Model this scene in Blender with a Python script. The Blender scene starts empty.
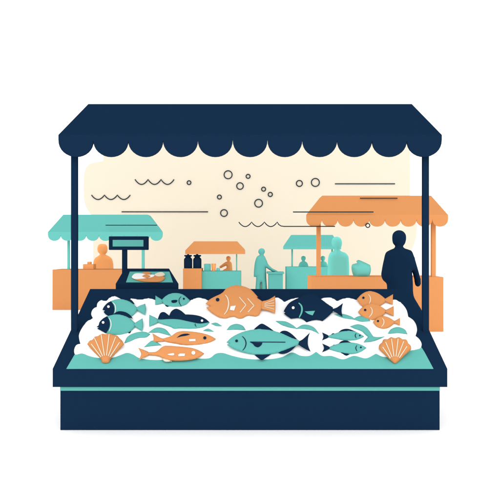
import bpy, math, random
import numpy as np
from mathutils import Vector, Matrix, noise
from mathutils.geometry import delaunay_2d_cdt

random.seed(4)
scene = bpy.context.scene
col = scene.collection
F = 492.0            # focal length in pixels of a 500 px wide picture
CAMY, CAMZ = -4.0, 1.476

# ------------------------------------------------------------------ materials
W = 1.62
def lin(c):
    c /= 255.0
    return c / 12.92 if c <= 0.04045 else ((c + 0.055) / 1.055) ** 2.4
def material(name, rgb, scale=40.0, amount=0.03, rough=0.85, bump=0.0, fac=1.0):
    m = bpy.data.materials.new(name)
    m.use_nodes = True
    nt = m.node_tree
    b = nt.nodes['Principled BSDF']
    base = [min(0.93, lin(c) / W * fac) for c in rgb]
    b.inputs['Roughness'].default_value = rough
    b.inputs['Specular IOR Level'].default_value = 0.0
    tc = nt.nodes.new('ShaderNodeTexCoord')
    nz = nt.nodes.new('ShaderNodeTexNoise')
    nz.inputs['Scale'].default_value = scale
    nz.inputs['Detail'].default_value = 3.0
    nt.links.new(tc.outputs['Object'], nz.inputs['Vector'])
    mx = nt.nodes.new('ShaderNodeMix'); mx.data_type = 'RGBA'
    mx.inputs[6].default_value = [min(1, c * (1 - amount)) for c in base] + [1]
    mx.inputs[7].default_value = [min(1, c * (1 + amount)) for c in base] + [1]
    nt.links.new(nz.outputs['Fac'], mx.inputs[0])
    nt.links.new(mx.outputs[2], b.inputs['Base Color'])
    if bump:
        bp = nt.nodes.new('ShaderNodeBump')
        bp.inputs['Strength'].default_value = bump
        bp.inputs['Distance'].default_value = 0.004
        nt.links.new(nz.outputs['Fac'], bp.inputs['Height'])
        nt.links.new(bp.outputs['Normal'], b.inputs['Normal'])
    return m
NAVY = material('navy_paint', (24, 49, 77), 30, 0.04)
TEAL = material('teal_paint', (111, 201, 192), 30, 0.02)
ORANGE = material('orange_paint', (236, 160, 100), 30, 0.02)
CREAM = material('cream_plaster', (254, 242, 221), 3, 0.01, fac=1.03)
IVORY = material('ivory_marking', (255, 240, 214), 30, 0.01)
WHITE = material('white_marking', (255, 255, 255), 30, 0.01, fac=1.15)
ICE = material('crushed_ice', (255, 255, 255), 60, 0.01, 0.5, 0.3, fac=1.3)
ORANGE_FILL_HIGH = material('orange_painted_fill_high', (236, 160, 100), 30, 0.02, fac=1.7)  # orange brightened to cancel awning shade on the far vendor and cup
TEAL_FILL_HIGH = material('teal_painted_fill_high', (111, 201, 192), 30, 0.02, fac=1.48)  # teal brightened so vendors, bag and small goods lose their awning shade
ROOF_DARKENED = {m.name: material(m.name.split('_')[0]+'_canvas_darkened', c, 25, 0.03, fac=f) for m, c, f in ((NAVY, (24, 49, 77), .88), (TEAL, (111, 201, 192), .94), (ORANGE, (236, 160, 100), .94))}  # roof copies darkened in colour to even out extra sky light on slopes
ORANGE_FILL_LOW = material('orange_painted_fill_low', (236, 160, 100), 20, 0.02, fac=1.16)  # lighter orange copy; fill light for shaded posts and counters put into the colour
TEAL_FILL_LOW = material('teal_painted_fill_low', (111, 201, 192), 20, 0.02, fac=1.14)  # lighter teal copy making up for shade on posts and far counters
ORANGE_SKIN_FILL = material('orange_fish_skin_fill', (236, 160, 100), 60, 0.03, 0.6, fac=1.07)  # fish orange raised to make up for occlusion on the tilted ice
VO = material('orange_valance_painted_fill', (236, 160, 100), 20, 0.02, fac=1.1)  # orange valance lightened in colour, as it catches less sky than the roof
VT = material('teal_valance_painted_fill', (111, 201, 192), 20, 0.02, fac=1.1)  # teal valance copy, brightness added in colour to level it with the roof
ORANGE_FILL_MID = material('orange_painted_fill_mid', (236, 160, 100), 30, 0.02, fac=1.4)  # orange brightened against awning shade, for the left vendor and lidded box
INK = material('dark_wire', (45, 62, 70), 30, 0.03)
SNOW = material('white_ground', (255, 255, 255), 2, 0.01, fac=1.5)

# ------------------------------------------------------------------ helpers
def empty(name, loc):
    o = bpy.data.objects.new(name, None); col.objects.link(o)
    o.location = loc; o.empty_display_size = 0.1
    return o
def tag(o, label, cat, group=None, kind=None):
    if label: o['label'] = label
    if cat: o['category'] = cat
    if group: o['group'] = group
    if kind: o['kind'] = kind
    return o
def world_loc(o):
    v = Vector((0, 0, 0))
    while o is not None:
        v = v + Vector(o.location); o = o.parent
    return v
def mk(name, verts, faces, mat, parent=None, smooth=False, loc=None):
    """one mesh object, vertices given in world space"""
    if parent is not None: org = world_loc(parent)
    else:
        if loc is None:
            a = np.array([tuple(v) for v in verts])
            loc = Vector(((a[:,0].min()+a[:,0].max())/2, (a[:,1].min()+a[:,1].max())/2, a[:,2].min()))
        org = Vector(loc)
    me = bpy.data.meshes.new(name)
    me.from_pydata([tuple(Vector(v) - org) for v in verts], [], faces)
    me.materials.append(mat)
    import bmesh
    bm = bmesh.new(); bm.from_mesh(me)
    bmesh.ops.recalc_face_normals(bm, faces=bm.faces)
    bm.to_mesh(me); bm.free()
    if smooth:
        for p in me.polygons: p.use_smooth = True
    o = bpy.data.objects.new(name, me); col.objects.link(o)
    if parent is not None: o.parent = parent
    else: o.location = org
    return o
def bevel(o, w=0.004, seg=2):
    md = o.modifiers.new('bevel', 'BEVEL'); md.width = w; md.segments = seg; md.limit_method = 'ANGLE'
    return o
def box(name, x0, x1, y0, y1, z0, z1, mat, parent=None, bv=0.004):
    v = [(x, y, z) for z in (z0, z1) for (x, y) in ((x0,y0),(x1,y0),(x1,y1),(x0,y1))]
    f = [(0,1,2,3),(4,5,6,7),(0,1,5,4),(1,2,6,5),(2,3,7,6),(3,0,4,7)]
    o = mk(name, v, f, mat, parent)
    if bv: bevel(o, bv)
    return o
def prism_x(name, prof, x0, x1, mat, parent=None, bv=0.004):
    n = len(prof)
    v = [(x0, y, z) for y, z in prof] + [(x1, y, z) for y, z in prof]
    f = [tuple(range(n)), tuple(range(n, 2*n))] + [(i, (i+1) % n, n+(i+1) % n, n+i) for i in range(n)]
    o = mk(name, v, f, mat, parent)
    if bv: bevel(o, bv)
    return o
def prism_y(name, pts, y0, y1, mat, parent=None, bv=0.0, loc=None):
    """outline in (x, z) extruded along y"""
    n = len(pts)
    tris = cdt(pts, [])
    P, T = tris
    v = [(x, y0, z) for x, z in P] + [(x, y1, z) for x, z in P]
    m = len(P)
    f = [tuple(t) for t in T] + [tuple(i+m for i in reversed(t)) for t in T]
    f += [(i, (i+1) % n, m+(i+1) % n, m+i) for i in range(n)]
    o = mk(name, v, f, mat, parent, loc=loc)
    if bv: bevel(o, bv)
    return o
def tube(name, pts, r, mat, parent=None, n=8, closed=False):
    pts = [Vector(p) for p in pts]
    V, Fc = [], []
    N = len(pts)
    for i, p in enumerate(pts):
        a = pts[(i-1) % N] if (closed or i > 0) else p
        b = pts[(i+1) % N] if (closed or i < N-1) else p
        t = (b - a).normalized()
        up = Vector((0, 1, 0)) if abs(t.y) < 0.9 else Vector((0, 0, 1))
        s = t.cross(up).normalized(); w = s.cross(t)
        for k in range(n):
            an = 2*math.pi*k/n
            V.append(p + s*math.cos(an)*r + w*math.sin(an)*r)
    for i in range(N if closed else N-1):
        j = (i+1) % N
        for k in range(n):
            l = (k+1) % n
            Fc.append((i*n+k, i*n+l, j*n+l, j*n+k))
    if not closed:
        Fc.append(tuple(range(n))); Fc.append(tuple((N-1)*n+k for k in range(n)))
    return mk(name, V, Fc, mat, parent, smooth=True)
def lathe(name, c, prof, mat, parent=None, n=28):
    V, Fc = [], []
    for r, z in prof:
        for k in range(n):
            an = 2*math.pi*k/n
            V.append((c[0]+r*math.cos(an), c[1]+r*math.sin(an), c[2]+z))
    for i in range(len(prof)-1):
        for k in range(n):
            l = (k+1) % n
            Fc.append((i*n+k, i*n+l, (i+1)*n+l, (i+1)*n+k))
    Fc.append(tuple(range(n))); Fc.append(tuple((len(prof)-1)*n+k for k in range(n)))
    o = mk(name, V, Fc, mat, parent, smooth=True)
    md = o.modifiers.new('edge', 'EDGE_SPLIT'); md.split_angle = math.radians(50)
    return o

def at(px, py, Y):
    d = Y - CAMY
    return Vector(((px-250)/F*d, Y, CAMZ + (250-py)/F*d))
def X(px, Y): return (px-250)/F*(Y-CAMY)
def Z(py, Y): return CAMZ + (250-py)/F*(Y-CAMY)

def smooth(pts, step=0.8):
    """Catmull-Rom through the points; a third element marks a sharp corner"""
    n = len(pts); out = []
    sharp = [len(p) > 2 for p in pts]
    P = [np.array(p[:2], float) for p in pts]
    for i in range(n):
        a, b = P[i], P[(i+1) % n]
        p0 = P[i-1] if not sharp[i] else a - (b-a)
        p3 = P[(i+2) % n] if not sharp[(i+1) % n] else b + (b-a)
        L = np.linalg.norm(b-a); m = max(1, int(round(L/step)))
        # centripetal Catmull-Rom
        t0 = 0; t1 = t0+max(1e-3, np.linalg.norm(a-p0)**.5); t2 = t1+max(1e-3, L**.5); t3 = t2+max(1e-3, np.linalg.norm(p3-b)**.5)
        for k in range(m):
            t = t1+(t2-t1)*k/m
            A1 = (t1-t)/(t1-t0)*p0+(t-t0)/(t1-t0)*a
            A2 = (t2-t)/(t2-t1)*a+(t-t1)/(t2-t1)*b
            A3 = (t3-t)/(t3-t2)*b+(t-t2)/(t3-t2)*p3
            B1 = (t2-t)/(t2-t0)*A1+(t-t0)/(t2-t0)*A2
            B2 = (t3-t)/(t3-t1)*A2+(t-t1)/(t3-t1)*A3
            out.append(tuple((t2-t)/(t2-t1)*B1+(t-t1)/(t2-t1)*B2))
    return out
def spline(pts, step=0.8):
    q = [tuple(p[:2]) for p in pts]
    q = [q[0]+(1,)] + q[1:-1] + [q[-1]+(1,)]
    n = len(q); full = smooth(q, step)
    # cut the closing segment off
    L = math.dist(q[-1][:2], q[0][:2]); m = max(1, int(round(L/step)))
    return full[:len(full)-m] + [q[-1][:2]]

def inside(P, poly):
    P = np.atleast_2d(P); x, y = P[:,0], P[:,1]
    r = np.zeros(len(P), bool); n = len(poly)
    for i in range(n):
        x1, y1 = poly[i]; x2, y2 = poly[(i+1) % n]
        if y1 == y2: continue
        c = ((y1 > y) != (y2 > y)) & (x < (x2-x1)*(y-y1)/(y2-y1)+x1)
        r ^= c
    return r
def dist(P, poly):
    P = np.atleast_2d(P); poly = np.array(poly)
    a = poly; b = np.roll(poly, -1, 0)
    best = np.full(len(P), 1e9)
    for i in range(len(a)):
        ab = b[i]-a[i]; L = max(1e-12, ab@ab)
        t = np.clip(((P-a[i])@ab)/L, 0, 1)
        q = a[i]+t[:,None]*ab
        best = np.minimum(best, np.hypot(*(P-q).T))
    return best
def cdt(poly, extra):
    n = len(poly)
    vs = [Vector((float(p[0]), float(p[1]))) for p in poly] + [Vector((float(p[0]), float(p[1]))) for p in extra]
    r = delaunay_2d_cdt(vs, [(i, (i+1) % n) for i in range(n)], [], 0, 1e-7)
    P = [tuple(v) for v in r[0]]
    T = [tuple(t) for t in r[2]]
    cen = np.array([np.mean([P[i] for i in t], 0) for t in T])
    ok = inside(cen, poly)
    return P, [t for t, k in zip(T, ok) if k]

class Frame:
    def __init__(s, O, n):
        s.O = Vector(O); s.n = Vector(n).normalized()
        s.ex = Vector((1, 0, 0)); s.ey = s.n.cross(s.ex).normalized()
    def to2(s, px, py, off=0.0):
        c = Vector((0, CAMY, CAMZ)); d = Vector(((px-250)/F, 1, (250-py)/F))
        t = ((s.O + s.n*off) - c).dot(s.n) / d.dot(s.n)
        q = c + d*t - s.O
        return (q.dot(s.ex), q.dot(s.ey))
    def pt(s, x, y, h=0.0): return s.O + s.ex*x + s.ey*y + s.n*h
def vframe(Y): return Frame((0, Y, CAMZ), (0, -1, 0))

class Blob:
    """a solid swollen from a flat outline: thin at its edge, thick in the middle"""
    def __init__(s, frame, outline, R, k=1.0, step=0.8, sm=True, off=0.0):
        s.fr, s.R, s.k, s.off = frame, R, k, off
        px = smooth(outline, step) if sm else [p[:2] for p in outline]
        s.poly = [frame.to2(a, b, off) for a, b in px]
    def H(s, P):
        P = np.atleast_2d(P)
        d = np.where(inside(P, s.poly), dist(P, s.poly), 0)
        d = np.minimum(d, s.R)
        return s.k*np.sqrt(d*(2*s.R-d))
    def build(s, name, mat, parent=None, grid=None, both=True, bumps=None, back=1.0, loc=None):
        a = np.array(s.poly); lo, hi = a.min(0), a.max(0)
        g = grid or s.R/2.5
        xs = np.arange(lo[0], hi[0], g); ys = np.arange(lo[1], hi[1], g)
        G = np.array([(x + (g/2 if j % 2 else 0), y) for j, y in enumerate(ys) for x in xs])
        G = G[inside(G, s.poly)]
        if len(G): G = G[dist(G, s.poly) > g*0.45]
        # extra ring close to the edge so that the rim rounds off
        P, T = cdt(s.poly, list(map(tuple, G)))
        A = np.array(P); n = len(s.poly)
        d = dist(A, s.poly); d = np.where(d < 1e-5, 0, np.minimum(d, s.R))
        H = s.k*np.sqrt(d*(2*s.R-d))
        if bumps is not None: H = H*np.array([bumps(x, y) for x, y in P])
        fr = s.fr
        V = [fr.pt(x, y, s.off+h) for (x, y), h in zip(P, H)]
        Fc = list(T)
        m = {}
        if both:
            for i, (x, y) in enumerate(P):
                if H[i] <= 1e-9: m[i] = i
                else:
                    m[i] = len(V); V.append(fr.pt(x, y, s.off-H[i]*back))
            Fc += [tuple(m[i] for i in reversed(t)) for t in T if any(m[i] != i for i in t)]
        return mk(name, V, Fc, mat, parent, smooth=True, loc=loc)
    def drape2(s, px, py, eps):
        h = 0.0
        for _ in range(4):
            q = s.fr.to2(px, py, s.off+h)
            h = float(s.H([q])[0]) + eps
        return s.fr.pt(q[0], q[1], s.off+h)
    def patch(s, name, outline, mat, parent, eps=0.003, sm=True, grid=1.2):
        px = smooth(outline, 0.8) if sm else [p[:2] for p in outline]
        a = np.array(px); lo, hi = a.min(0), a.max(0)
        G = np.array([(x, y) for y in np.arange(lo[1], hi[1], grid) for x in np.arange(lo[0], hi[0], grid)])
        G = G[inside(G, px)] if len(G) else G
        if len(G): G = G[dist(G, px) > grid*0.35]
        P, T = cdt(px, list(map(tuple, G)))
        V = [s.drape2(x, y, eps) for x, y in P]
        return mk(name, V, T, mat, parent, smooth=True)
    def stroke(s, name, pts, w, mat, parent, eps=0.003, taper=True):
        c = np.array(spline(pts, 0.6))
        if name.startswith('gill'):
            m = max(1, int(len(c)*0.09)); c = c[m:-m]
        n = len(c)
        t = np.gradient(c, axis=0); t /= np.maximum(1e-6, np.linalg.norm(t, axis=1))[:,None]
        nn = np.stack([-t[:,1], t[:,0]], 1)
        V, Fc = [], []
        for i in range(n):
            ww = w/2*(math.sin(math.pi*(0.12+0.76*i/(n-1)))**0.6 if taper else 1)
            for sg in (-1, 0, 1):
                q = c[i]+nn[i]*ww*sg
                V.append(s.drape2(q[0], q[1], eps))
        for i in range(n-1):
            for k in (0, 1):
                Fc.append((3*i+k, 3*i+k+1, 3*i+4+k, 3*i+3+k))
        return mk(name, V, Fc, mat, parent, smooth=True)
def circle(cx, cy, r, n=18):
    return [(cx+r*math.cos(2*math.pi*i/n), cy+r*math.sin(2*math.pi*i/n)) for i in range(n)]

# ------------------------------------------------------------------ setting
g = 300
mk('ground', [(-g,-40,0),(g,-40,0),(g,560,0),(-g,560,0)], [(0,1,2,3)], SNOW)['kind'] = 'structure'

YW = F/27.0 + CAMY      # the cream wall far behind
wall_px = smooth([(103,125,1),(103,161,1),(97,162),(90,163.8),(85.6,168.5),(84,175),(84,199),(86,207),(89.5,212.5),(93,217,1),(93,289.85,1),
           (404,289.85,1),(406,264,1),(411.5,251),(415.6,240),(417,228),(417,214),(415,204),(410,198,1),(410,125,1)], 2.0)
wall = prism_y('cream_wall', [(X(a,YW), max(0.0, Z(b,YW))) for a, b in wall_px], YW, YW+0.15, CREAM)
tag(wall, 'tall plain cream wall with rounded corners behind all the stalls', 'wall')

# ------------------------------------------------------------------ thin wire figures
rw = 0.50/27
YR = YW - rw
def ring(cx, cy, R, label, Y=YR, r=rw, group='thin dark wire rings scattered like bubbles'):
    d = Y-CAMY
    pts = [at(cx, cy, Y) + Vector((math.cos(a), 0, math.sin(a)))*(R*d/F) for a in [2*math.pi*i/32 for i in range(32)]]
    o = tube('wire_ring', pts, r, INK, closed=True)
    tag(o, label, 'ring', group)
for cx, cy, R, lab in [
    (228.1,174.7,4.0,'large thin dark ring on cream wall, topmost ring of the middle cluster'),
    (248.1,176.3,2.0,'small dark ring just right of the topmost large ring on the wall'),
    (240.0,186.0,3.3,'medium dark ring below and between the two topmost rings of the cluster'),
    (263.6,189.1,2.0,'small dark ring, upper left one of the close pair of tiny rings'),
    (270.3,194.4,2.1,'small dark ring, lower right one of the close pair of tiny rings'),
    (219.4,197.0,2.0,'small dark ring at the left edge of the ring cluster, above a medium ring'),
    (258.6,203.2,3.9,'large dark ring low in the cluster, right above the three-wave wire'),
    (224.0,213.0,3.4,'medium dark ring lowest on the left side of the ring cluster'),
    (189.0,182.6,1.9,'lone small dark ring just right of the upper wavy wire'),
    (299.4,183.4,3.0,'medium dark ring, left one of the two rings above the big orange awning'),
    (315.4,182.4,4.0,'large dark ring at the start of the uppermost straight rod')]:
    ring(cx, cy, R, lab)
def wave(pts, Y, r, name, label, cat, group):
    o = tube(name, [at(a, b, Y) for a, b in pts], r, INK)
    tag(o, label, cat, group)
def arcs(x0, y0, n, w, sag):
    p = []
    for k in range(n):
        m = 10
        for i in range(m+(k == n-1)):
            t = i/m
            p.append((x0+w*(k+t), y0+sag*math.sin(math.pi*t)**0.85))
    return p
GW = 'thin dark wires bent into small waves'
wave(arcs(91.5,195,3,12.9,4.5), YR, rw*1.0, 'wavy_wire', 'wavy dark wire of three arcs above the left teal awning', 'wire', GW)
wave(arcs(135,179.4,3,13,5), YR, rw*1.0, 'wavy_wire', 'wavy dark wire of three arcs high on the wall beside a lone small ring', 'wire', GW)
GL = 'thin dark straight rods'
wave([(121.6,211.8),(208,211.8)], YR, rw*.95, 'thin_rod', 'long straight dark rod on cream wall just above the left teal awning', 'rod', GL)
wave([(335,183.8),(395,183.8)], YR, rw*.95, 'thin_rod', 'uppermost straight dark rod on cream wall above the big orange awning', 'rod', GL)

# ------------------------------------------------------------------ awnings
def awning(par, x0, x1, ytop, yeave, ybot, xt0, xt1, Y0, depth, n, mat, ycusp=None, valance_t=0.02):
    """hipped canvas roof with a (scalloped) valance along its front"""
    Ye = Y0; Yr = Y0+depth*0.45; Yb = Y0+depth
    a, b = X(x0,Ye), X(x1,Ye); ze = Z(yeave,Ye); zr = Z(ytop,Yr)
    ra, rb = X(xt0,Yr), X(xt1,Yr)
    zb = max(Z(min(yeave, ycusp or yeave)-1.5, Yb), ze+0.05)
    r2a, r2b = ra+(a-ra)*0.0, rb
    Yr2 = Y0+depth*0.7
    cx = (a+b)/2
    hr = min(cx-X(x0+1,Yb), X(x1-1,Yb)-cx, (b-a)/2)
    V = [(a,Ye-valance_t,ze),(b,Ye-valance_t,ze),(cx+hr,Yb,zb),(cx-hr,Yb,zb),(ra,Yr,zr),(rb,Yr,zr),(r2b*0.995,Yr2,zr-0.01),(r2a*0.995,Yr2,zr-0.01)]
    Fc = [(0,1,2,3),(0,1,5,4),(4,5,6,7),(7,6,2,3),(1,2,6,5),(0,3,7,4)]
    roof = mk('awning', V, Fc, ROOF_DARKENED[mat.name], par)
    if n:
        w = (x1-x0)/n; r = w/2; yc = ybot-r*0.99
        pts = [(x0, yeave), (x1, yeave)]
        out = []
        for k in range(n):
            xr = x1-k*w
            for i in range(17):
                t = math.pi*i/16
                if k > 0 and i == 0: continue
                cx = xr-r+r*math.cos(t)
                out.append((cx, yc + r*0.99*abs(math.sin(t))**0.9))
        # cusps open slightly
        pts += out
    else:
        pts = [(x0,yeave),(x1,yeave),(x1,ybot),(x0,ybot)]
    P = [(X(p,Ye), Z(q,Ye)) for p, q in pts]
    prism_y('valance', P, Ye-valance_t, Ye, {'orange_paint': VO, 'teal_paint': VT}.get(mat.name, mat), roof)
    return roof

# ------------------------------------------------------------------ main stall
YF, YB = 0.0, 0.94
ZF, ZB = Z(368.8, 0), 1.086
stall = empty('fish_stall', (0, 0, 0))
tag(stall, 'large navy fish stall in front with scalloped awning, two posts and sloping display tray', 'market stall')
hw = 197.5/123.0
zfb = Z(387.2, 0)
prism_x('tray', [(0,zfb),(0,ZF),(YB,ZB),(YB,ZB-0.148)], -hw, hw, NAVY, stall, 0.003)
sl = (ZB-ZF)/(YB-YF)
hb = 189.8/492*4.03
zs = Z(390.8, 0.02)
prism_x('base', [(0.03,0),(0.03,zs),(0.06,zs),(0.10,0.41),(YB-0.01,ZB-0.16),(1.5,ZB-0.16),(1.5,0)], -hb, hb, NAVY, stall, 0.003)
box('trim_strip', -hb+.002, hb-.002, 0.022, 0.08, zs, zfb-0.001, TEAL, stall, 0)
box('rear_shelf', -1.50, 1.50, YB+0.003, 1.52, ZB-0.158, 1.033, NAVY, stall)
# posts stand on the tray sides
YP = 0.40
for sg in (-1, 1):
    xa, xb = X(250-179.2, YP-0.02), X(250-171.6, YP+0.02)
    x0, x1 = (xa, xb) if sg < 0 else (-xb, -xa)
    box('post', x0, x1, YP-0.02, YP+0.02, ZF+sl*YP-0.05, 2.495, NAVY, stall, 0.003)
awning(stall, 59.2, 441, 104, 135.4, 157.2, 88.3, 411.8, 0.33, 1.15, 11, NAVY, 140)

tn = Vector((0, -(ZB-ZF), YB-YF)).normalized()
TRAY = Frame((0, 0, ZF), tn)
# teal mat in the front of the tray
mb = Blob(TRAY, [(66.4,368.6),(75.5,353),(88,330),(412,330),(424.5,352),(433.4,368.6)], 0.01, 0.0, sm=False, off=0.004)
def sheet(name, frame, pts, off, t, mat, parent):
    P = [frame.to2(a, b, off) for a, b in pts]
    n = len(P)
    V = [frame.pt(x, y, off) for x, y in P] + [frame.pt(x, y, off-t) for x, y in P]
    Fc = [tuple(range(n)), tuple(range(n, 2*n))] + [(i,(i+1)%n,n+(i+1)%n,n+i) for i in range(n)]
    return mk(name, V, Fc, mat, parent)
sheet('tray_mat', TRAY, [(66.4,368.6),(75.5,353),(80,345),(420,345),(424.5,352),(433.4,368.6)], 0.005, 0.004, TEAL, stall)

ice_px = [(75.2,354.5),(74.2,350),(76.5,345),(80.5,344,1),(79.4,340),(79,335),(82,328),(87,322),(93,318.4,1),(91.2,314),(93,309.2),(96.8,307.6,1),
 (97.4,303.4),(100.5,300.6),(106,301.4,1),(110,298),(115,296.6),(120,298.6),(126,302),(131.2,298.4,1),(136,299.6),(141,300),(149,298.7),(154.4,299.8),(162,303),(175,304),(186,303),(191,300.4),
 (198,298.4),(206,299.6),(214,304),(225,306),(245,306),(262,303),(269,299.8),(276,298.2),(281,299.4),(284.3,302.4,1),(289.4,299.8),(298.6,298,1),(303,302),(310,306),(316,303),(320.5,299,1),(327,298),
 (332.6,298.8),(337,301.4,1),(341.6,299.4),(349,298.6),(356,300.4),(366,304),(380,304),(388,301),(394,300),(401,303),(406.4,309.7),(408.4,317.5,1),(412.5,319.5),(416,324.5),(417,330),(415.4,336.4,1),(419.5,339.6),(421.6,344),(420.5,348),(415.6,349.8),
 (409,351),(402,354),(392,357),(382.6,356.8),(376,353.8,1),(366,358.4),(354,356),(343,359.4),(331,356),(322.5,356),(316,352,1),(309.6,355.8),(300.8,355.8),(292,352.6),(283,356.8),(274,358.8),
 (258,359.6),(243.6,358.4),(232.6,356),(222,353),(216,353.8),(210,358),(202,358.8),(190,358),(170,359.6),(152,360),(139,358),(133,354.6),(127,353),(120,355.4),(112,358),(98,358),(90,356.4),(82,353.6)]
def lump(x, y):
    v = Vector((x*9, y*9, 0.3))
    return 0.72 + 0.28*(0.5+0.5*noise.noise(v)) + 0.10*noise.noise(v*4)
ice = Blob(TRAY, ice_px, 0.040, 0.62, off=0.004)
ice_o = ice.build('crushed_ice', ICE, None, grid=0.016, both=False, bumps=lump)
tag(ice_o, 'white crushed ice heaped in rounded lumps across the display tray', 'ice', kind='stuff')

# ------------------------------------------------------------------ things on the ice
def ray_on_tray(px, py, off):
    x, y = TRAY.to2(px, py, off); return TRAY.pt(x, y, off)
def tilted(px, py, off=0.03, extra=12):
    """a plane lying on the ice at this spot, propped up towards the buyer"""
    O = ray_on_tray(px, py, off)
    a = math.atan2(ZB-ZF, YB-YF)+math.radians(extra)
    return Frame(O, (0, -math.sin(a), math.cos(a)))
GF = None
def fish(name, label, group, body, tail, R=0.035, k=0.42, mat=TEAL, tail_mat=None, fins=(), extra=8, off=0.024, fin_mat=NAVY):
    xs = [p[0] for p in body]; yb = max(p[1] for p in body)
    fr = tilted(sum(xs)/len(xs), yb, off, extra)
    root = empty(name, fr.O)
    tag(root, label, 'fish', group)
    B = Blob(fr, body, R, k)
    B.build('body', mat, root, grid=0.012)
    T = Blob(fr, tail, R*0.5, 0.45, off=0.002)
    T.build('tail', tail_mat or mat, root, grid=0.01)
    for f in fins:
        fb = Blob(fr, f, 0.02, 0.25, off=-0.002)
        fb.build('fin', fin_mat, root, grid=0.01)
    B.T = T
    return root, B
def eye(B, root, x, y, r, mat): B.patch('eye', circle(x, y, r), mat, root, 0.004, grid=0.8)

# two teal fish with navy heads
for body, tail, fins, head, gill, e, lab in [
  ([(102.4,309.8,1),(103.8,307),(107.5,303),(113,300.3),(119,299),(124,299.6),(129,301.2),(133,303.8),(137,307.4,1),(137.4,310.6,1),(133,315.4),(128,318.6),(120,320),(112,317.6),(106,314.6),(103.6,312,1),(105,310.6,1)],
   [(136,308.6),(139,306),(145.3,303.6,1),(146,309),(145.2,315.2,1),(140,312)],
   [[(124,300.2,1),(127.5,298.4),(131.5,300),(135,304.4,1),(130,303)]],
   [(102.4,309.8,1),(103.8,307),(107.5,303),(111,301.2,1),(113.6,305),(114.4,309.5),(113.4,314),(111.5,317.2,1),(106,314.6),(103.6,312,1),(105,310.6,1)],
   [(111.9,301.6),(114.9,305),(115.6,309.5),(114.4,314.2)], (108.4,306.6,1.3), 'teal fish with navy head and white eye, the upper of the left pair'),
  ([(96.6,327,1),(98.6,325.2),(99.4,322.4),(103,318.6),(108,316.1),(115,314.5),(122,315),(129,317.8),(135,322.8,1),(135,326.6,1),(131,331),(125,334),(115,335.4),(107,333.6),(101,330.6),(97.2,328.6,1),(98.8,327.4,1)],
   [(133.6,324.6),(137,321.6),(142.6,318.2,1),(143.2,325),(142.4,331.4,1),(137,328)],
   [[(112,315,1),(118,311.4),(125,312),(130,315),(133,318.6,1),(126,317)], [(127,333,1),(129.6,334),(131.6,330.4,1)]],
   [(96.6,327,1),(98.6,325.2),(99.4,322.4),(103,318.6),(107.2,316.2,1),(109.2,320),(109.8,325),(108.2,330),(105.6,333.2,1),(101,330.6),(97.2,328.6,1),(98.8,327.4,1)],
   [(108.2,316.8),(110.6,321),(111,326),(108.8,332.2)], (103.1,322.4,1.3), 'teal fish with navy head and white eye, lower of the left pair, above the shell')]:
    root, B = fish('two_tone_fish', lab, 'pair of teal fish with navy heads', body, tail, fins=fins)
    B.patch('head', head, NAVY, root)
    B.stroke('gill_line', gill, 0.75, WHITE, root, 0.004)
    eye(B, root, *e, WHITE) if False else B.patch('eye', circle(*e), WHITE, root, 0.006, grid=0.8)

# small teal fish at the back
root, B = fish('small_fish', 'small teal fish facing right at the back, left of the big orange fish', None,
  [(161.5,300.6),(166.4,295.6),(171,293.6),(176,293),(183,294.6),(190,300.2,1),(186,304.6),(176,307.4),(166.4,305.4),(162.4,302.6)],
  [(162.6,300.4),(155.5,295.6,1),(155.2,305,1),(162.6,302.6)], fins=[[(163.6,303,1),(167,308,1),(172,306,1)]])
B.patch('fin', [(171.4,300.6),(177.4,300.2),(176.4,302.2),(172,302.6)], NAVY, root)
B.stroke('gill_line', [(181.6,296),(179.2,299),(179.4,303),(181.8,306.2)], 0.7, NAVY, root, 0.004)
B.patch('eye', circle(183.8,298.7,1.0), NAVY, root, 0.005, grid=0.8)

# mackerel
root, B = fish('mackerel', 'teal fish with dark navy back and humped dorsal fins facing right', None,
  [(156,320),(164,318.6),(176,315.4),(190,314.6),(200,316.2),(206,319.2),(209.6,322.4,1),(206,326),(198,328.6),(190,329.4),(180,328.6),(174,328.8),(170,326.6),(163,324.4),(157,321.6)],
  [(158,319.6),(149.3,314.6,1),(149.2,326.8,1),(158,322)],
  fins=[[(157.4,320,1),(160.6,312.8),(164,312),(168,314.6),(172,318,1)], [(168.6,317,1),(171.6,311),(176,308.7),(180.6,310.4),(186,314.8),(190,317,1)]])
B.patch('back', [(156.6,320,1),(164,318.6),(176,315.4),(190,314.6),(200,316.2),(206,319.2),(209.4,322.2,1),(200,323.4),(190,321.6),(178,319.2),(167,319)], NAVY, root)
B.patch('eye', circle(202,320.6,1.2), WHITE, root, 0.006, grid=0.8)
B.stroke('gill_line', [(195.2,322.8),(195.2,325),(196.8,327)], 0.7, NAVY, root, 0.005)

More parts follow.
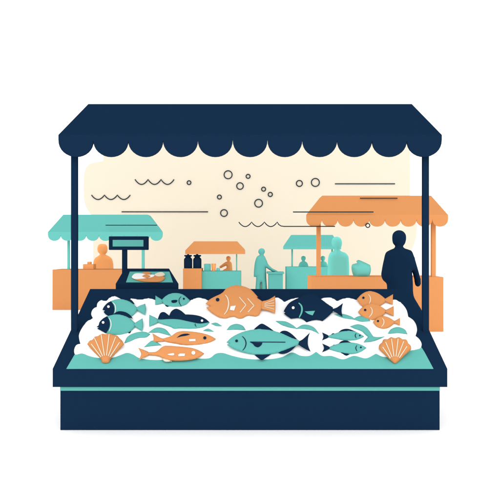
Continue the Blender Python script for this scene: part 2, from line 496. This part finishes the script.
# two slim orange fish
root, B = fish('slim_orange_fish', 'slim orange fish with navy eye and navy fin mark, upper of two', 'two slim orange fish facing right',
  [(162,339.4),(171,336),(178,331.8),(190,331.4),(204,333.6),(211,336),(216,339,1),(210,342.4),(194,345.3),(184,345.2),(176,343.8),(163,340.8)],
  [(164,339.2),(160,337.6),(152,333,1),(153.6,337.4),(153.2,342.2,1),(164,341)], mat=ORANGE_SKIN_FILL)
B.patch('fin', [(176.4,337.8,1),(181,334.6),(187,333.6),(190.2,334.4,1),(186,335.6),(181,336.4)], NAVY, root)
B.patch('marking', [(189,339.2),(195.4,339),(195.6,341),(189.2,341.2)], WHITE, root, sm=False)
B.patch('eye', circle(204.8,337.8,1.6), NAVY, root, 0.004, grid=0.8)
root, B = fish('slim_orange_fish', 'slim orange fish with white eye and white slots, lower of two', 'two slim orange fish facing right',
  [(146.6,352.8),(156,351.6),(163.6,346.2),(170,345.8),(178,346.4),(192,348),(199,350.4),(204.4,353.6,1),(198,358),(184,360.6),(168,360),(158,356.4),(147,354.4)],
  [(149,352.6),(138,347.6,1),(141.2,353.6),(138.8,359.8,1),(149,354.8)], mat=ORANGE_SKIN_FILL, fins=[[(161,358,1),(165,361.6),(172,361.4,1),(168,359)]], fin_mat=IVORY)
B.patch('marking', [(167.6,354.4),(170,353.6),(174,353.4),(174,355),(170,355.2)], WHITE, root)
B.patch('marking', [(178,354.8),(180,353.6),(185,353.6),(184.6,356),(178.6,356.2)], WHITE, root, sm=False)
B.patch('eye', circle(193.4,352.8,1.9), WHITE, root, 0.004, grid=0.8)

# big orange fish
root, B = fish('big_orange_fish', 'largest orange fish, deep bodied with cream chevrons, facing left', None,
  [(205.6,303.8,1),(209,300),(214,297),(222,293),(226,288.8),(232,286),(240,285.7),(250,289),(258,297,1),(257.2,297.6),(262.4,301.4,1),(262,308,1),(260.6,312),(259,315,1),(256,316.2),(248,315.4),(243,318),(239,318.6),(234,316.6),(231,317),(226,318.4,1),(220,317.6),(212,313),(206,307.6,1),(210.4,306.4,1)],
  [(261,302.2),(268,299.8),(275,295.8,1),(275.4,304),(275,313.8,1),(268,310.6),(261,308.6)], R=0.05, k=0.42, off=0.03, mat=ORANGE_SKIN_FILL)
B.stroke('gill_line', [(224,293.6),(227.2,297.4),(228.6,303),(227.2,310),(223,316)], 1.3, IVORY, root)
B.patch('eye', circle(217.6,299.6,1.8), NAVY, root, 0.004, grid=0.8)
B.patch('marking', [(230.6,306.2),(235.8,305.6),(234,310.6),(229.8,309.8)], WHITE, root, sm=False)
for p in ([(239.2,297),(246,305)], [(246,305),(240,312.4)], [(247.6,298.4),(254,305.6)], [(254,305.6),(248,312)]):
    B.stroke('chevron', p, 0.9, IVORY, root, taper=False)
for y0, y1 in ((303.6,299.6),(304.6,302.8),(305.6,305.8),(306.6,309.2)):
    B.T.stroke('tail_ray', [(264.5,y0),(274.4,y1)], 0.6, IVORY, root, taper=False)

# big teal fish
root, B = fish('big_teal_fish', 'largest teal fish with navy fins and forked navy tail, lying in front', None,
  [(226.4,342.4,1),(231.5,337.5),(241.4,332.4),(254.6,329.4),(267.8,329.8),(281,333.2),(292,338),(299.7,341.2),(299.4,343.6),(294,346.6),(281,351.8),(267.8,354.6),(254.6,354.7),(241.4,351.8),(231.5,347.8),(227,344.8,1),(229.4,343.8,1)],
  [(297.6,343),(303,339),(310,332.4,1),(308.2,338),(308,345),(310.7,351.8,1),(303,347.6)], R=0.05, k=0.42, off=0.036, tail_mat=NAVY,
  fins=[[(252.6,330.6,1),(257,326.4),(261.6,323.6),(267,326),(274.6,331.4,1),(262,334)], [(278.8,333.4,1),(282,331),(286,330.8),(291,333.4),(297.6,339.6,1),(288,337.4)],
        [(253,353.6,1),(257,357),(261.6,360),(266.6,357.4),(272,353.6,1),(262,352)], [(277,352,1),(281,353.9),(286,353.4),(291,350.8),(297,344.8,1),(285,348)]])
B.stroke('gill_line', [(241.4,335.3),(245,339.4),(246,343.4),(244.8,347.6),(241.8,351.2)], 1.0, NAVY, root)
B.stroke('side_line', [(250,341.9),(285.4,342.1)], 0.8, NAVY, root, taper=False)
B.patch('fin', [(250.2,342.2,1),(256,342.5),(262.4,342.6,1),(261.4,345),(258,347.2),(254.6,346),(253,344)], NAVY, root)
B.patch('eye', circle(236.6,340.8,1.4), NAVY, root, 0.004, grid=0.8)

# navy fish
root, B = fish('navy_fish', 'dark navy fish with teal gill stripe and teal fin at the back', None,
  [(283.6,311.3,1),(286,307),(289.4,302.8),(294,300),(299,297.6),(306,293.6),(314,293.6),(321,299),(327,303.6),(333,307.6,1),(332.8,312,1),(327.5,317),(322.6,321,1),(318,319.8),(313.7,320),(306.5,322.3,1),(302.4,319),(298.4,317.8),(291,318.7,1),(287,316),(283.8,313.6,1),(285.4,312.6,1)],
  [(331.6,309.8),(337,307.4),(343,303,1),(341.6,310),(342.5,317,1),(337,313)], mat=NAVY, R=0.045, k=0.45, off=0.03)
B.stroke('gill_stripe', [(297.6,302),(301.2,305.6),(302,309.6),(301,314),(298.6,317.6)], 1.7, TEAL, root, 0.005)
B.patch('fin', [(304.7,311.4,1),(315,310.8,1),(312.6,315.4,1),(308,313.8)], TEAL, root)
B.patch('eye', circle(293.2,307.7,1.4), WHITE, root, 0.004, grid=0.8)

# three orange fish on the right
for body, tail, gill, e, lab in [
  ([(356.6,299.4,1),(361.6,294.2),(366,291.8),(370.5,291.2),(377.8,293.2),(385,298.4,1),(385.4,302.2,1),(381,305.4),(372,308.6),(363,307)],
   [(383.4,300),(387,297.6),(393,294.2,1),(392.8,304.8,1),(387,302.4)], [(368,294),(370.1,297),(370.4,300.6),(368.8,304.2)], (363.4,297.7,1.2),
   'orange fish facing left, topmost of the three at the right'),
  ([(358,312,1),(361,308.4),(366,304.8),(372,303.4),(379,305.4),(385.6,309.6,1),(385.6,313,1),(381,317.4),(375,320.2),(368.6,319.8),(362.6,316.8)],
   [(384,311.2),(388,309),(393.7,306,1),(393.7,316.4,1),(388,313.6)], [(369.6,306),(372,309.6),(371.8,313.6),(368.2,318.2)], (365.2,309.9,1.2),
   'orange fish facing left, middle one of the three at the right'),
  ([(373,322,1),(377,317.8),(382.3,316),(388.6,317.4),(394.6,321,1),(394.6,323,1),(388.8,327.6),(382.3,328.8),(376.6,326.4)],
   [(393,322),(396.4,320),(400,317.8,1),(399.9,325.7,1),(396.4,323.8)], [(381.8,317.6),(383.8,320.6),(383.6,323.8),(381,327.2)], (378,321,1.1),
   'smallest orange fish facing left, lowest of the three at the right')]:
    root, B = fish('orange_fish', lab, 'three orange fish stacked at the right', body, tail, mat=ORANGE_SKIN_FILL, extra=11)
    B.stroke('gill_line', gill, 1.0, IVORY, root)
    B.patch('eye', circle(*e), NAVY, root, 0.004, grid=0.8)

# two small teal fish with navy tails
for dy, body, tail, fins, g1, e, lab in [
  (0, [(327.6,336.6),(336.4,333),(344,331),(354,331.3),(360,333.8),(364.2,336.4,1),(357.3,339.8),(347.4,340.8),(336.4,339)],
   [(329,336.4),(322,332.2,1),(323.4,336.4),(322,340.6,1)], [[(337.6,333,1),(342,329.6),(348,328.8),(356.4,331.8,1),(346,333)], [(330,335.6,1),(333,333.2),(336,334,1)]],
   [(356.6,332.6),(355.2,335.4),(356.6,338.6)], (359.9,335.4,.8), 'small teal fish with navy tail, upper of the pair near the right shell'),
  (0, [(328.6,348),(338.6,343.6),(347.4,342.3),(357.3,343.4),(363,345.6),(366.6,347.8,1),(359.5,352.5),(349.6,354),(338.6,352.2)],
   [(330,347.8),(322,343.3,1),(324,347.8),(322,352.4,1)], [[(338,344.4,1),(341,341.4),(346,340.4),(353,343.4,1),(346,344.6)], [(338,351.4,1),(345.2,355.9),(352,353,1),(345,351)], [(331,347,1),(334,344.6),(336.6,345.6,1)]],
   [(357.2,344.6),(355.8,348),(357.4,351.6)], (360.9,347.3,.9), 'small teal fish with navy tail, lower of the pair near the right shell')]:
    root, B = fish('teal_fish', lab, 'pair of small teal fish with navy tails', body, tail, tail_mat=NAVY, fins=fins)
    B.stroke('gill_line', g1, 0.8, NAVY, root)
    B.patch('eye', circle(*e), NAVY, root, 0.004, grid=0.8)

# scallop shells
def shell(cx, by, pts, hinge, label, nrib):
    fr = tilted(cx, by, 0.012, 14)
    root = empty('scallop_shell', fr.O)
    tag(root, label, 'shell', 'orange scallop shells at the tray corners')
    B = Blob(fr, pts, 0.05, 0.5)
    B.build('fan', ORANGE, root, grid=0.012)
    for a in nrib:
        r0, r1 = 7.5, a[1]
        th = math.radians(a[0])
        B.stroke('rib', [(cx+r0*math.sin(th)*1.0, hinge-r0*math.cos(th)), (cx+r1*math.sin(th), hinge-r1*math.cos(th))], 0.85, IVORY, root, 0.004, taper=False)
shell(105.6, 363, [(87.2,344.2,1),(89.6,340.8),(92.4,340.2,1),(94.6,337),(98.2,336,1),(101.6,333.8),(105.6,334.2,1),(109.8,333.5),(113.4,335,1),(117,335.6),(119.8,338.6,1),(122,340.6),(124.2,344.4,1),(117,352),(110.4,359.4),(109,362.4),(105.6,363.2),(102.2,362.4),(101,359.4),(94,352)],
      363, 'orange ribbed scallop shell at the left front of the tray', [(-37,24),(-24,27.5),(-9,29),(7,29),(21,28),(34,25)])
shell(395, 363.6, [(378.8,349,1),(379.4,345),(382,342.6,1),(383.6,339.4),(387.8,339.2,1),(391,337.2),(395,338.4,1),(399,337.2),(402.4,339.4,1),(406.6,340),(408.2,343.4,1),(410.6,345.6),(411.2,349.6,1),(404,356),(398.2,361.6),(395,363.6),(392,361.6),(386,356)],
      364, 'orange ribbed scallop shell at the right front of the tray', [(-36,21),(-23,24),(-8,25.5),(7,25.5),(21,24.4),(34,21.4)])

# teal marks: the blue shade in the ice, built as thin coloured pieces
LV = [
 ([(125,342.7,1),(128,336.8),(136,332.9),(145,332.4),(149.6,334.4,1),(145.6,337.3),(137.6,338),(130,341.2)], 'wide teal ice shade mark curved under the lower of the left fish pair'),
 ([(148.6,332.6,1),(156.8,328),(164.8,329.3),(171,335.7,1),(165,334.2),(158.4,332.6)], 'teal arched ice shade mark above the tail of the upper slim orange fish'),
 ([(144.3,346.9,1),(152,341),(156,342),(161.3,345,1),(152,345.8)], 'teal ice shade mark between the tails of the two slim orange fish'),
 ([(211,323.8,1),(216,322.8),(222,326,1),(217,326)], 'small teal ice shade mark just right of the navy-backed fish nose'),
 ([(203,330.6,1),(208,328.8),(214,331.6,1),(208,331.2)], 'tiny teal ice shade mark just above the upper slim orange fish head'),
 ([(227,329.8,1),(231,325.6),(237,324.2),(242.4,326),(245.2,329.8,1),(236,329.4)], 'teal half-round ice shade mark between the big orange and the big teal fish'),
 ([(276,321.2,1),(285.8,321.8),(293,325.4),(297,328.6,1),(288,326.8),(280.4,324)], 'teal ice shade mark below the big orange fish tail, left of a paired mark'),
 ([(296.2,328.8,1),(303.8,325),(312.8,327),(319,333.8,1),(311,330),(303,328.8)], 'arched teal ice shade mark above the tail of the big teal fish'),
 ([(334.4,314.6,1),(343.4,314.2),(352.6,317.4),(354,319.4,1),(343.4,317.8)], 'teal ice shade mark just below the navy fish tail'),
 ([(353.4,319,1),(359.8,316.3),(368,318.6),(370,321,1),(361.6,321.4)], 'teal ice shade mark under the middle orange fish of the three'),
 ([(350.4,326.8,1),(358.4,324.8),(366,327.6),(372.9,336.2,1),(368.3,336.4),(361.7,331.2),(355,328.8)], 'long arched teal ice shade mark above the pair of small teal fish'),
 ([(364,342,1),(369.4,336.6),(377,337.2),(384.6,336.6,1),(374,340.8)], 'pointed teal ice shade mark left of the right scallop shell'),
 ([(388.3,333.4,1),(391.4,329.4),(398,327.4),(404.6,329.8),(407,334,1),(398,333)], 'teal half-round ice shade mark just above the right scallop shell')]
for pts, lab in LV:
    mx = sum(p[0] for p in pts)/len(pts); my = sum(p[1] for p in pts)/len(pts)
    pts = [(mx+(p[0]-mx)*1.06, my+(p[1]-my)*1.1)+tuple(p[2:]) for p in pts]
    b = Blob(TRAY, pts, 0.02, 0.3, off=0.028)
    o = b.build('seaweed_leaf', TEAL, None, grid=0.01)
    tag(o, lab, 'leaf', 'teal marks painting the shade in the ice')

# ------------------------------------------------------------------ weighing scale on the rear shelf
sc = empty('weighing_scale', (X(147,1.2), 1.2, 1.033))
tag(sc, 'navy weighing scale with teal pan and raised display behind the tray', 'scale')
Ya, Yb_ = 1.08, 1.36
fz, rz = Z(283.6,Ya), Z(268.3,Yb_)
fa, fb_ = X(115.5,Ya), X(178.7,Ya); ra, rb = X(124.6,Yb_), X(169.2,Yb_)
V = [(fa,Ya,1.034),(fb_,Ya,1.034),(fb_,Ya,fz),(fa,Ya,fz),(ra,Yb_,1.034),(rb,Yb_,1.034),(rb,Yb_,rz),(ra,Yb_,rz)]
bevel(mk('housing', V, [(0,1,2,3),(4,5,6,7),(0,1,5,4),(3,2,6,7),(1,2,6,5),(0,3,7,4)], NAVY, sc), 0.006)
SP = Frame((0,Ya,fz), (0, -(rz-fz), Yb_-Ya))
sheet('pan', SP, [(126,282.2),(129.8,271.6),(169.4,271.6),(172.9,282.2)], 0.004, 0.003, TEAL, sc)
box('pole', X(122.4,1.34), X(127,1.34), 1.34-.022, 1.34+.022, rz-0.06, Z(249,1.34), NAVY, sc)
dsp = box('display', X(108.6,1.3), X(147.8,1.3), 1.30, 1.36, Z(250,1.3), Z(236.3,1.3), NAVY, sc, 0.008)
box('screen', X(112.7,1.295), X(143.4,1.295), 1.294, 1.31, Z(246.5,1.295), Z(239.9,1.295), TEAL, dsp, 0.001)
for pts, mat, lab, off in [
  ([(132,278),(140,281),(151,282),(161,281.4),(165,278),(161,275.6),(154,276),(143,277.4)], ORANGE, 'orange fillet along the front of the scale pan', .012),
  ([(142.4,273),(146.4,271.9),(151,273),(150,275),(143,275)], ORANGE, 'small orange fillet at the back of the scale pan', .010),
  ([(131.8,277),(134.4,274),(141.6,273.6),(148,274.8),(155,275.2),(153,277),(147,278.2),(141.6,279),(134,278.8)], WHITE, 'white fish fillet at the left of the scale pan', .020),
  ([(142.2,276.2),(146,274.6),(150.4,276.2),(146,277.6)], ORANGE, 'small round orange piece lying on the white fillet', .030),
  ([(154.4,274.8),(158,272.9),(163,272.6),(165,274.8),(161.5,276.2),(157,276.2)], IVORY, 'cream coloured fillet at the right of the scale pan', .022)]:
    b = Blob(SP, pts, 0.02, 0.5, off=off, step=0.6)
    tag(b.build('fish_fillet', mat, None, grid=0.007), lab, 'fillet', 'fillets lying in the scale pan')

# ------------------------------------------------------------------ people
def person(pts, Y, R, mat, label, k=0.95, grid=None, step=0.5):
    b = Blob(vframe(Y), pts, R, k, step=step)
    o = b.build('person', mat, None, grid=grid or R/4, loc=(X(sum(p[0] for p in pts)/len(pts), Y), Y, 0))
    tag(o, label, 'person')
    return o
YM = F/71.0 + CAMY
person([(399,230.2),(403,231.3),(405.6,234.4),(406.1,239),(405,243.4),(403.2,246.4),(404.6,248.2),(408,249.4),(411.6,251),(413.6,255),(417,266),(419.5,275),(420.8,281.5),(420,285.5),(417.6,286.6),(415.4,285),(414.2,279),(412.2,271.8,1),
 (412.8,282),(413.8,296),(418,304),(422,311),(427,328),(429.6,341),(431,349),(435.6,352.4),(436,354),(424,354),(421.8,346),(417,331),(409.6,314),(403,304,1),(400,318),(397.6,335),(396.6,348),(397.4,354),(385,354),(383.6,352.4),(386,347),(386.4,330),(386,305),(387,288),(386.4,283.6),
 (383,280),(381.3,275.5),(382,269),(383.8,260),(386,252.6),(390,250),(394,248.2),(395.2,246.4),(393,243.2),(392.2,238.6),(392.8,234),(395.2,231.3)],
 YM, 0.13, NAVY, 'dark navy figure of a person walking away behind the tray at the right')

# ------------------------------------------------------------------ left teal stall
def stall_at(name, label, awn, posts, Yf, depth, counters, amat, pmat, n, group=None, roofdepth=1.2):
    x0,x1,ytop,yeave,ybot,xt0,xt1 = awn
    mid = X((x0+x1)/2, Yf)
    s = empty(name, (mid, Yf, 0)); tag(s, label, 'market stall', group)
    Yv = Yf-0.05
    r = awning(s, x0,x1,ytop,yeave,ybot,xt0,xt1, Yv, roofdepth, n, amat, ybot-(x1-x0)/n/2 if n else yeave)
    for (a, b) in posts:
        Yq = Yf+0.16
        wq = X(b,Yq)-X(a,Yq)
        cn = [c for c in counters if c[1]-1 <= (a+b)/2 <= c[2]+1][0]
        box('post', X(a,Yq), X(b,Yq), Yq, Yq+wq, Z(cn[3],Yf+cn[5])-0.004, Z(yeave-1.5,Yq), {'orange_paint': ORANGE_FILL_LOW, 'teal_paint': TEAL_FILL_LOW}[pmat.name], s, 0.003)
    for nm, a, b, yt, m, d0 in counters:
        yy = Yf+d0
        box(nm, X(a,yy), X(b,yy), yy, yy+depth, 0.0, Z(yt,yy), m, s, 0.006)
    return s
YL = F/41.0 + CAMY
ls = stall_at('teal_stall', 'stall with teal scalloped awning and plain orange counter at the left', (48.2,162.8,214.6,232,240.9,63.4,147.6),
     [(67.2,69.3),(141.6,144.2)], YL, 0.6, [('counter',52.3,158,269.6,ORANGE,0.12)], TEAL, TEAL, 9)
YLp = YL+2.4
gy = 250+CAMZ*F/(YLp-CAMY)
person([(102.6,243.9),(106,244.6),(107.5,247.6),(107.2,252),(105.6,254.4),(108.6,256),(111.6,258.4),(112.9,262),(113.6,270),(113.8,285),(112,gy),(104.4,gy),(103.4,292,1),(102.4,gy),(95,gy),(93.6,285),(93,270),(93.4,262),(95,258.2),(98,256.2),(99.8,254.4),(97.9,251.6),(97.5,247.4),(99,244.6)],
       YLp, 0.13, ORANGE_FILL_MID, 'orange figure of a vendor standing behind the left stall counter')
ztop = Z(269.6, YL+0.12)
yq = YL+0.3
lb = empty('lidded_box', (X(88,yq), yq, ztop)); tag(lb, 'small orange lidded box on the left stall counter beside the vendor', 'box')
box('body', X(82.9,yq), X(93.4,yq), yq, yq+0.22, ztop+0.002, Z(264.2,yq), ORANGE_FILL_MID, lb)
box('lid_knob', X(86.4,yq), X(90,yq), yq+0.05, yq+0.14, Z(264.3,yq), Z(261.8,yq), ORANGE_FILL_MID, lb)
wave([(105.6,225.2),(157,225.2)], YL-0.05-0.03, 0.42/41, 'thin_rod', 'straight dark rod fixed across the front of the left teal awning', 'rod', GL)

# ------------------------------------------------------------------ right orange stall
YO = F/56.2 + CAMY
stall_at('orange_stall', 'large stall with orange scalloped awning, orange posts and counter at the right', (306.2,447.7,195.6,215,226.7,322.4,431),
     [(316.8,320.8),(432,436)], YO, 0.6, [('counter',311.4,443.6,277,ORANGE_FILL_LOW,0.14)], ORANGE, ORANGE, 9)
YV = YO+2.3
gy = 250+CAMZ*F/(YV-CAMY)
person([(336.6,236.6),(340.4,238.2),(342,242),(341.4,246.6),(339.8,249.6),(341.6,251.4),(345.6,253),(348.2,256),(349,262),(349.2,280),(348.4,300),(347,gy),(340,gy),(338.8,296,1),(337.4,gy),(330,gy),(328.6,300),(327.6,280),(327.7,266),(328.6,256),(330.4,252.6),(333.4,251),(334,249.4),(332.2,246),(331.6,241.6),(333,238)],
       YV, 0.14, TEAL_FILL_HIGH, 'teal figure of a vendor standing behind the right orange stall counter')
yq = YO+0.4
zt = Z(277, YO+0.14)
b = Blob(vframe(yq), [(351.6,266),(352.4,264.2,1),(357.2,263,1),(356.4,261.2),(358.2,260),(364,262),(370.2,265,1),(371,270),(368.8,278.2,1),(354.2,278.2,1),(351.8,271)], 0.12, 0.9, step=0.5)
tag(b.build('shopping_bag', TEAL_FILL_HIGH, None, grid=0.03), 'slumped teal bag standing on the right orange stall counter', 'bag')
yr_ = YO-0.05-0.02-0.012
rr = 0.5/56
wave([(360,198.2),(397.5,198.2)], YO+0.36, rr, 'thin_rod', 'short straight dark rod along the top of the orange awning', 'rod', GL)
wave([(293,212),(373.5,212)], yr_, rr*1.1, 'thin_rod', 'long straight dark rod crossing the left half of the orange awning', 'rod', GL)
wave(arcs(238.8,222,3,12.8,4.6)+[(278.6,224.4),(281,226),(284,226.4),(335,226.4)], yr_, rr, 'wavy_wire', 'wavy dark wire ending in a long straight run under the orange awning edge', 'wire', GW)
ring(367.8, 225.5, 2.0, 'small dark ring hanging at the scalloped edge of the orange awning', Y=yr_, r=rr)

# ------------------------------------------------------------------ far stalls
YS = F/35.0 + CAMY
stall_at('small_orange_stall', 'small far stall with flat orange awning over orange and teal counters', (185.3,245.2,241.3,250.4,254.1,194,237.3),
     [(196,197.2),(236,237.2)], YS, 0.45, [('side_cabinet',183,201.5,268.5,ORANGE_FILL_LOW,-0.02),('counter',201.6,241,271.2,TEAL_FILL_LOW,0.08)], ORANGE, TEAL, 0, roofdepth=0.8)
zc = Z(268.5, YS-0.02); yj = YS+0.14
for cx, lab in ((188.1,'left one of two dark navy milk cans on the small far stall'), (197.3,'right one of two dark navy milk cans on the small far stall')):
    c = (X(cx,yj), yj, zc+0.002); u = (yj-CAMY)/F
    root = empty('milk_can', c); tag(root, lab, 'milk can', 'navy milk cans on the small far stall')
    lathe('can_body', c, [(0.0,0),(3.9*u,0),(4.15*u,0.4*u),(4.15*u,8.4*u),(3.9*u,9.6*u),(2.7*u,10.8*u),(2.6*u,11.6*u),(0.0,11.6*u)], NAVY, root)
    lathe('lid', (c[0],c[1],c[2]+11.6*u), [(0,0),(3.2*u,0),(3.9*u,0.5*u),(3.7*u,1.6*u),(1.0*u,1.8*u),(0.8*u,2.5*u),(0,2.5*u)], NAVY, root)
zc = Z(271.2, YS+0.08); yj = YS+0.2
tag(box('storage_box', X(204,yj), X(210.1,yj), yj, yj+0.2, zc+0.002, Z(264,yj), TEAL_FILL_HIGH), 'upright teal box on the small far stall counter', 'box')
c = (X(213.7,yj), yj, zc+0.002); u = (yj-CAMY)/F
tag(lathe('paper_cup', c, [(0,0),(1.8*u,0),(2.3*u,7.0*u),(2.4*u,7.3*u),(0,7.3*u)], ORANGE_FILL_HIGH), 'orange cup beside the upright teal box on the small far stall', 'cup')
c = (X(218.2,yj), yj, zc+0.002)
tag(lathe('small_bowl', c, [(0,0),(1.7*u,0),(1.9*u,1.5*u),(1.5*u,2.9*u),(0,3.1*u)], TEAL_FILL_HIGH), 'small teal bowl under the hand of the far orange vendor', 'bowl')
YQ = YS+0.40
gy = 299.3
person([(228.4,256),(230.4,257),(230.7,259.2),(229.8,261),(231.4,262.6),(232.2,267),(232.4,276),(231.6,gy),(228.4,gy),(228,282,1),(227.4,gy),(224.4,gy),(223.4,276),(222.2,271),(224,269.4),(226.4,268),(226.4,265.6,1),(223.6,266.8),(220.4,268.2),(219.3,266.9),(222,264.4),(225.2,262.2),(227.2,261.2),(226.2,259.4),(226.4,257)],
       YQ+0.25, 0.11, ORANGE_FILL_HIGH, 'small orange figure of a vendor reaching out over the far counter', step=0.35)
person([(261.6,248.2),(264.2,249.4),(264.9,252),(263.6,254.8),(264.6,256.2),(266.4,260),(268.4,264.4),(272,268),(277.6,271.4),(276.8,272.6),(274,272.4),(269.6,270),(266,267.6,1),(266.2,276),(266.1,302),(262.4,302),(261,282.6,1),(259.8,302),(256.1,302),(256.1,277,1),(253.7,276.9,1),(254.2,268),(255.4,260.4),(257.2,256.4),(259.6,254.8),(258.3,252.2),(258.9,249.6)],
       F/35.2+CAMY, 0.14, TEAL, 'teal figure of a person in a long coat leaning to a bin', step=0.35)
yb = F/35.6 + CAMY
bn = empty('lidded_bin', (X(275.7,yb), yb, 0)); tag(bn, 'square teal bin with overhanging lid in front of the standing teal person', 'bin')
box('body', X(268.8,yb), X(282.9,yb), yb, yb+0.4, 0, Z(273.9,yb), TEAL, bn)
box('lid', X(267.2,yb-.03), X(284.2,yb-.03), yb-0.03, yb+0.43, Z(273.9,yb), Z(272.1,yb-.03), TEAL, bn)
stall_at('small_teal_stall', 'small far teal stall with flat awning and counter, two vendors behind it', (283.2,341,234.9,246.4,249.3,291.5,332.6),
     [(291.4,293),(331.5,333)], YS, 0.45, [('counter',286.4,333,266.9,TEAL_FILL_LOW,0.08)], TEAL, TEAL, 0, roofdepth=0.8)
for cx, lab in ((303.4,'teal figure of a vendor in the middle of the small far teal stall'), (322.9,'teal figure of a vendor beside the orange post of the right stall')):
    hwp = 5.0
    person([(cx,255.9),(cx+2,256.8),(cx+2.3,259),(cx+1.4,261),(cx+3.6,262.6),(cx+hwp,266.4),(cx+hwp,276),(cx+3.4,gy),(cx+.5,gy),(cx,281,1),(cx-.5,gy),(cx-3.4,gy),(cx-hwp,276),(cx-hwp,266.4),(cx-3.6,262.6),(cx-1.4,261),(cx-2.3,259),(cx-2,256.8)],
           YS+0.66, 0.11, TEAL_FILL_HIGH, lab, step=0.35)

# ------------------------------------------------------------------ camera, light, render
cam = bpy.data.cameras.new('camera'); co = bpy.data.objects.new('camera', cam); col.objects.link(co)
co.location = (0, CAMY, CAMZ); co.rotation_euler = (math.radians(90), 0, 0)
cam.sensor_width = 36; cam.lens = 36*F/500; cam.clip_end = 2000
scene.camera = co
w = bpy.data.worlds.new('World'); scene.world = w; w.use_nodes = True
bg = w.node_tree.nodes['Background']
bg.inputs['Color'].default_value = (1, 1, 1, 1); bg.inputs['Strength'].default_value = 1.66
sun = bpy.data.lights.new('sun', 'SUN'); sun.energy = 0.5; sun.angle = math.radians(60); sun.color = (1, 0.985, 0.96)
so = bpy.data.objects.new('sun', sun); col.objects.link(so); so.rotation_euler = (math.radians(66), 0, math.radians(-5))
scene.view_settings.view_transform = 'Standard'
scene.view_settings.look = 'None'
scene.view_settings.exposure = 0
scene.render.resolution_x = 1024; scene.render.resolution_y = 1024
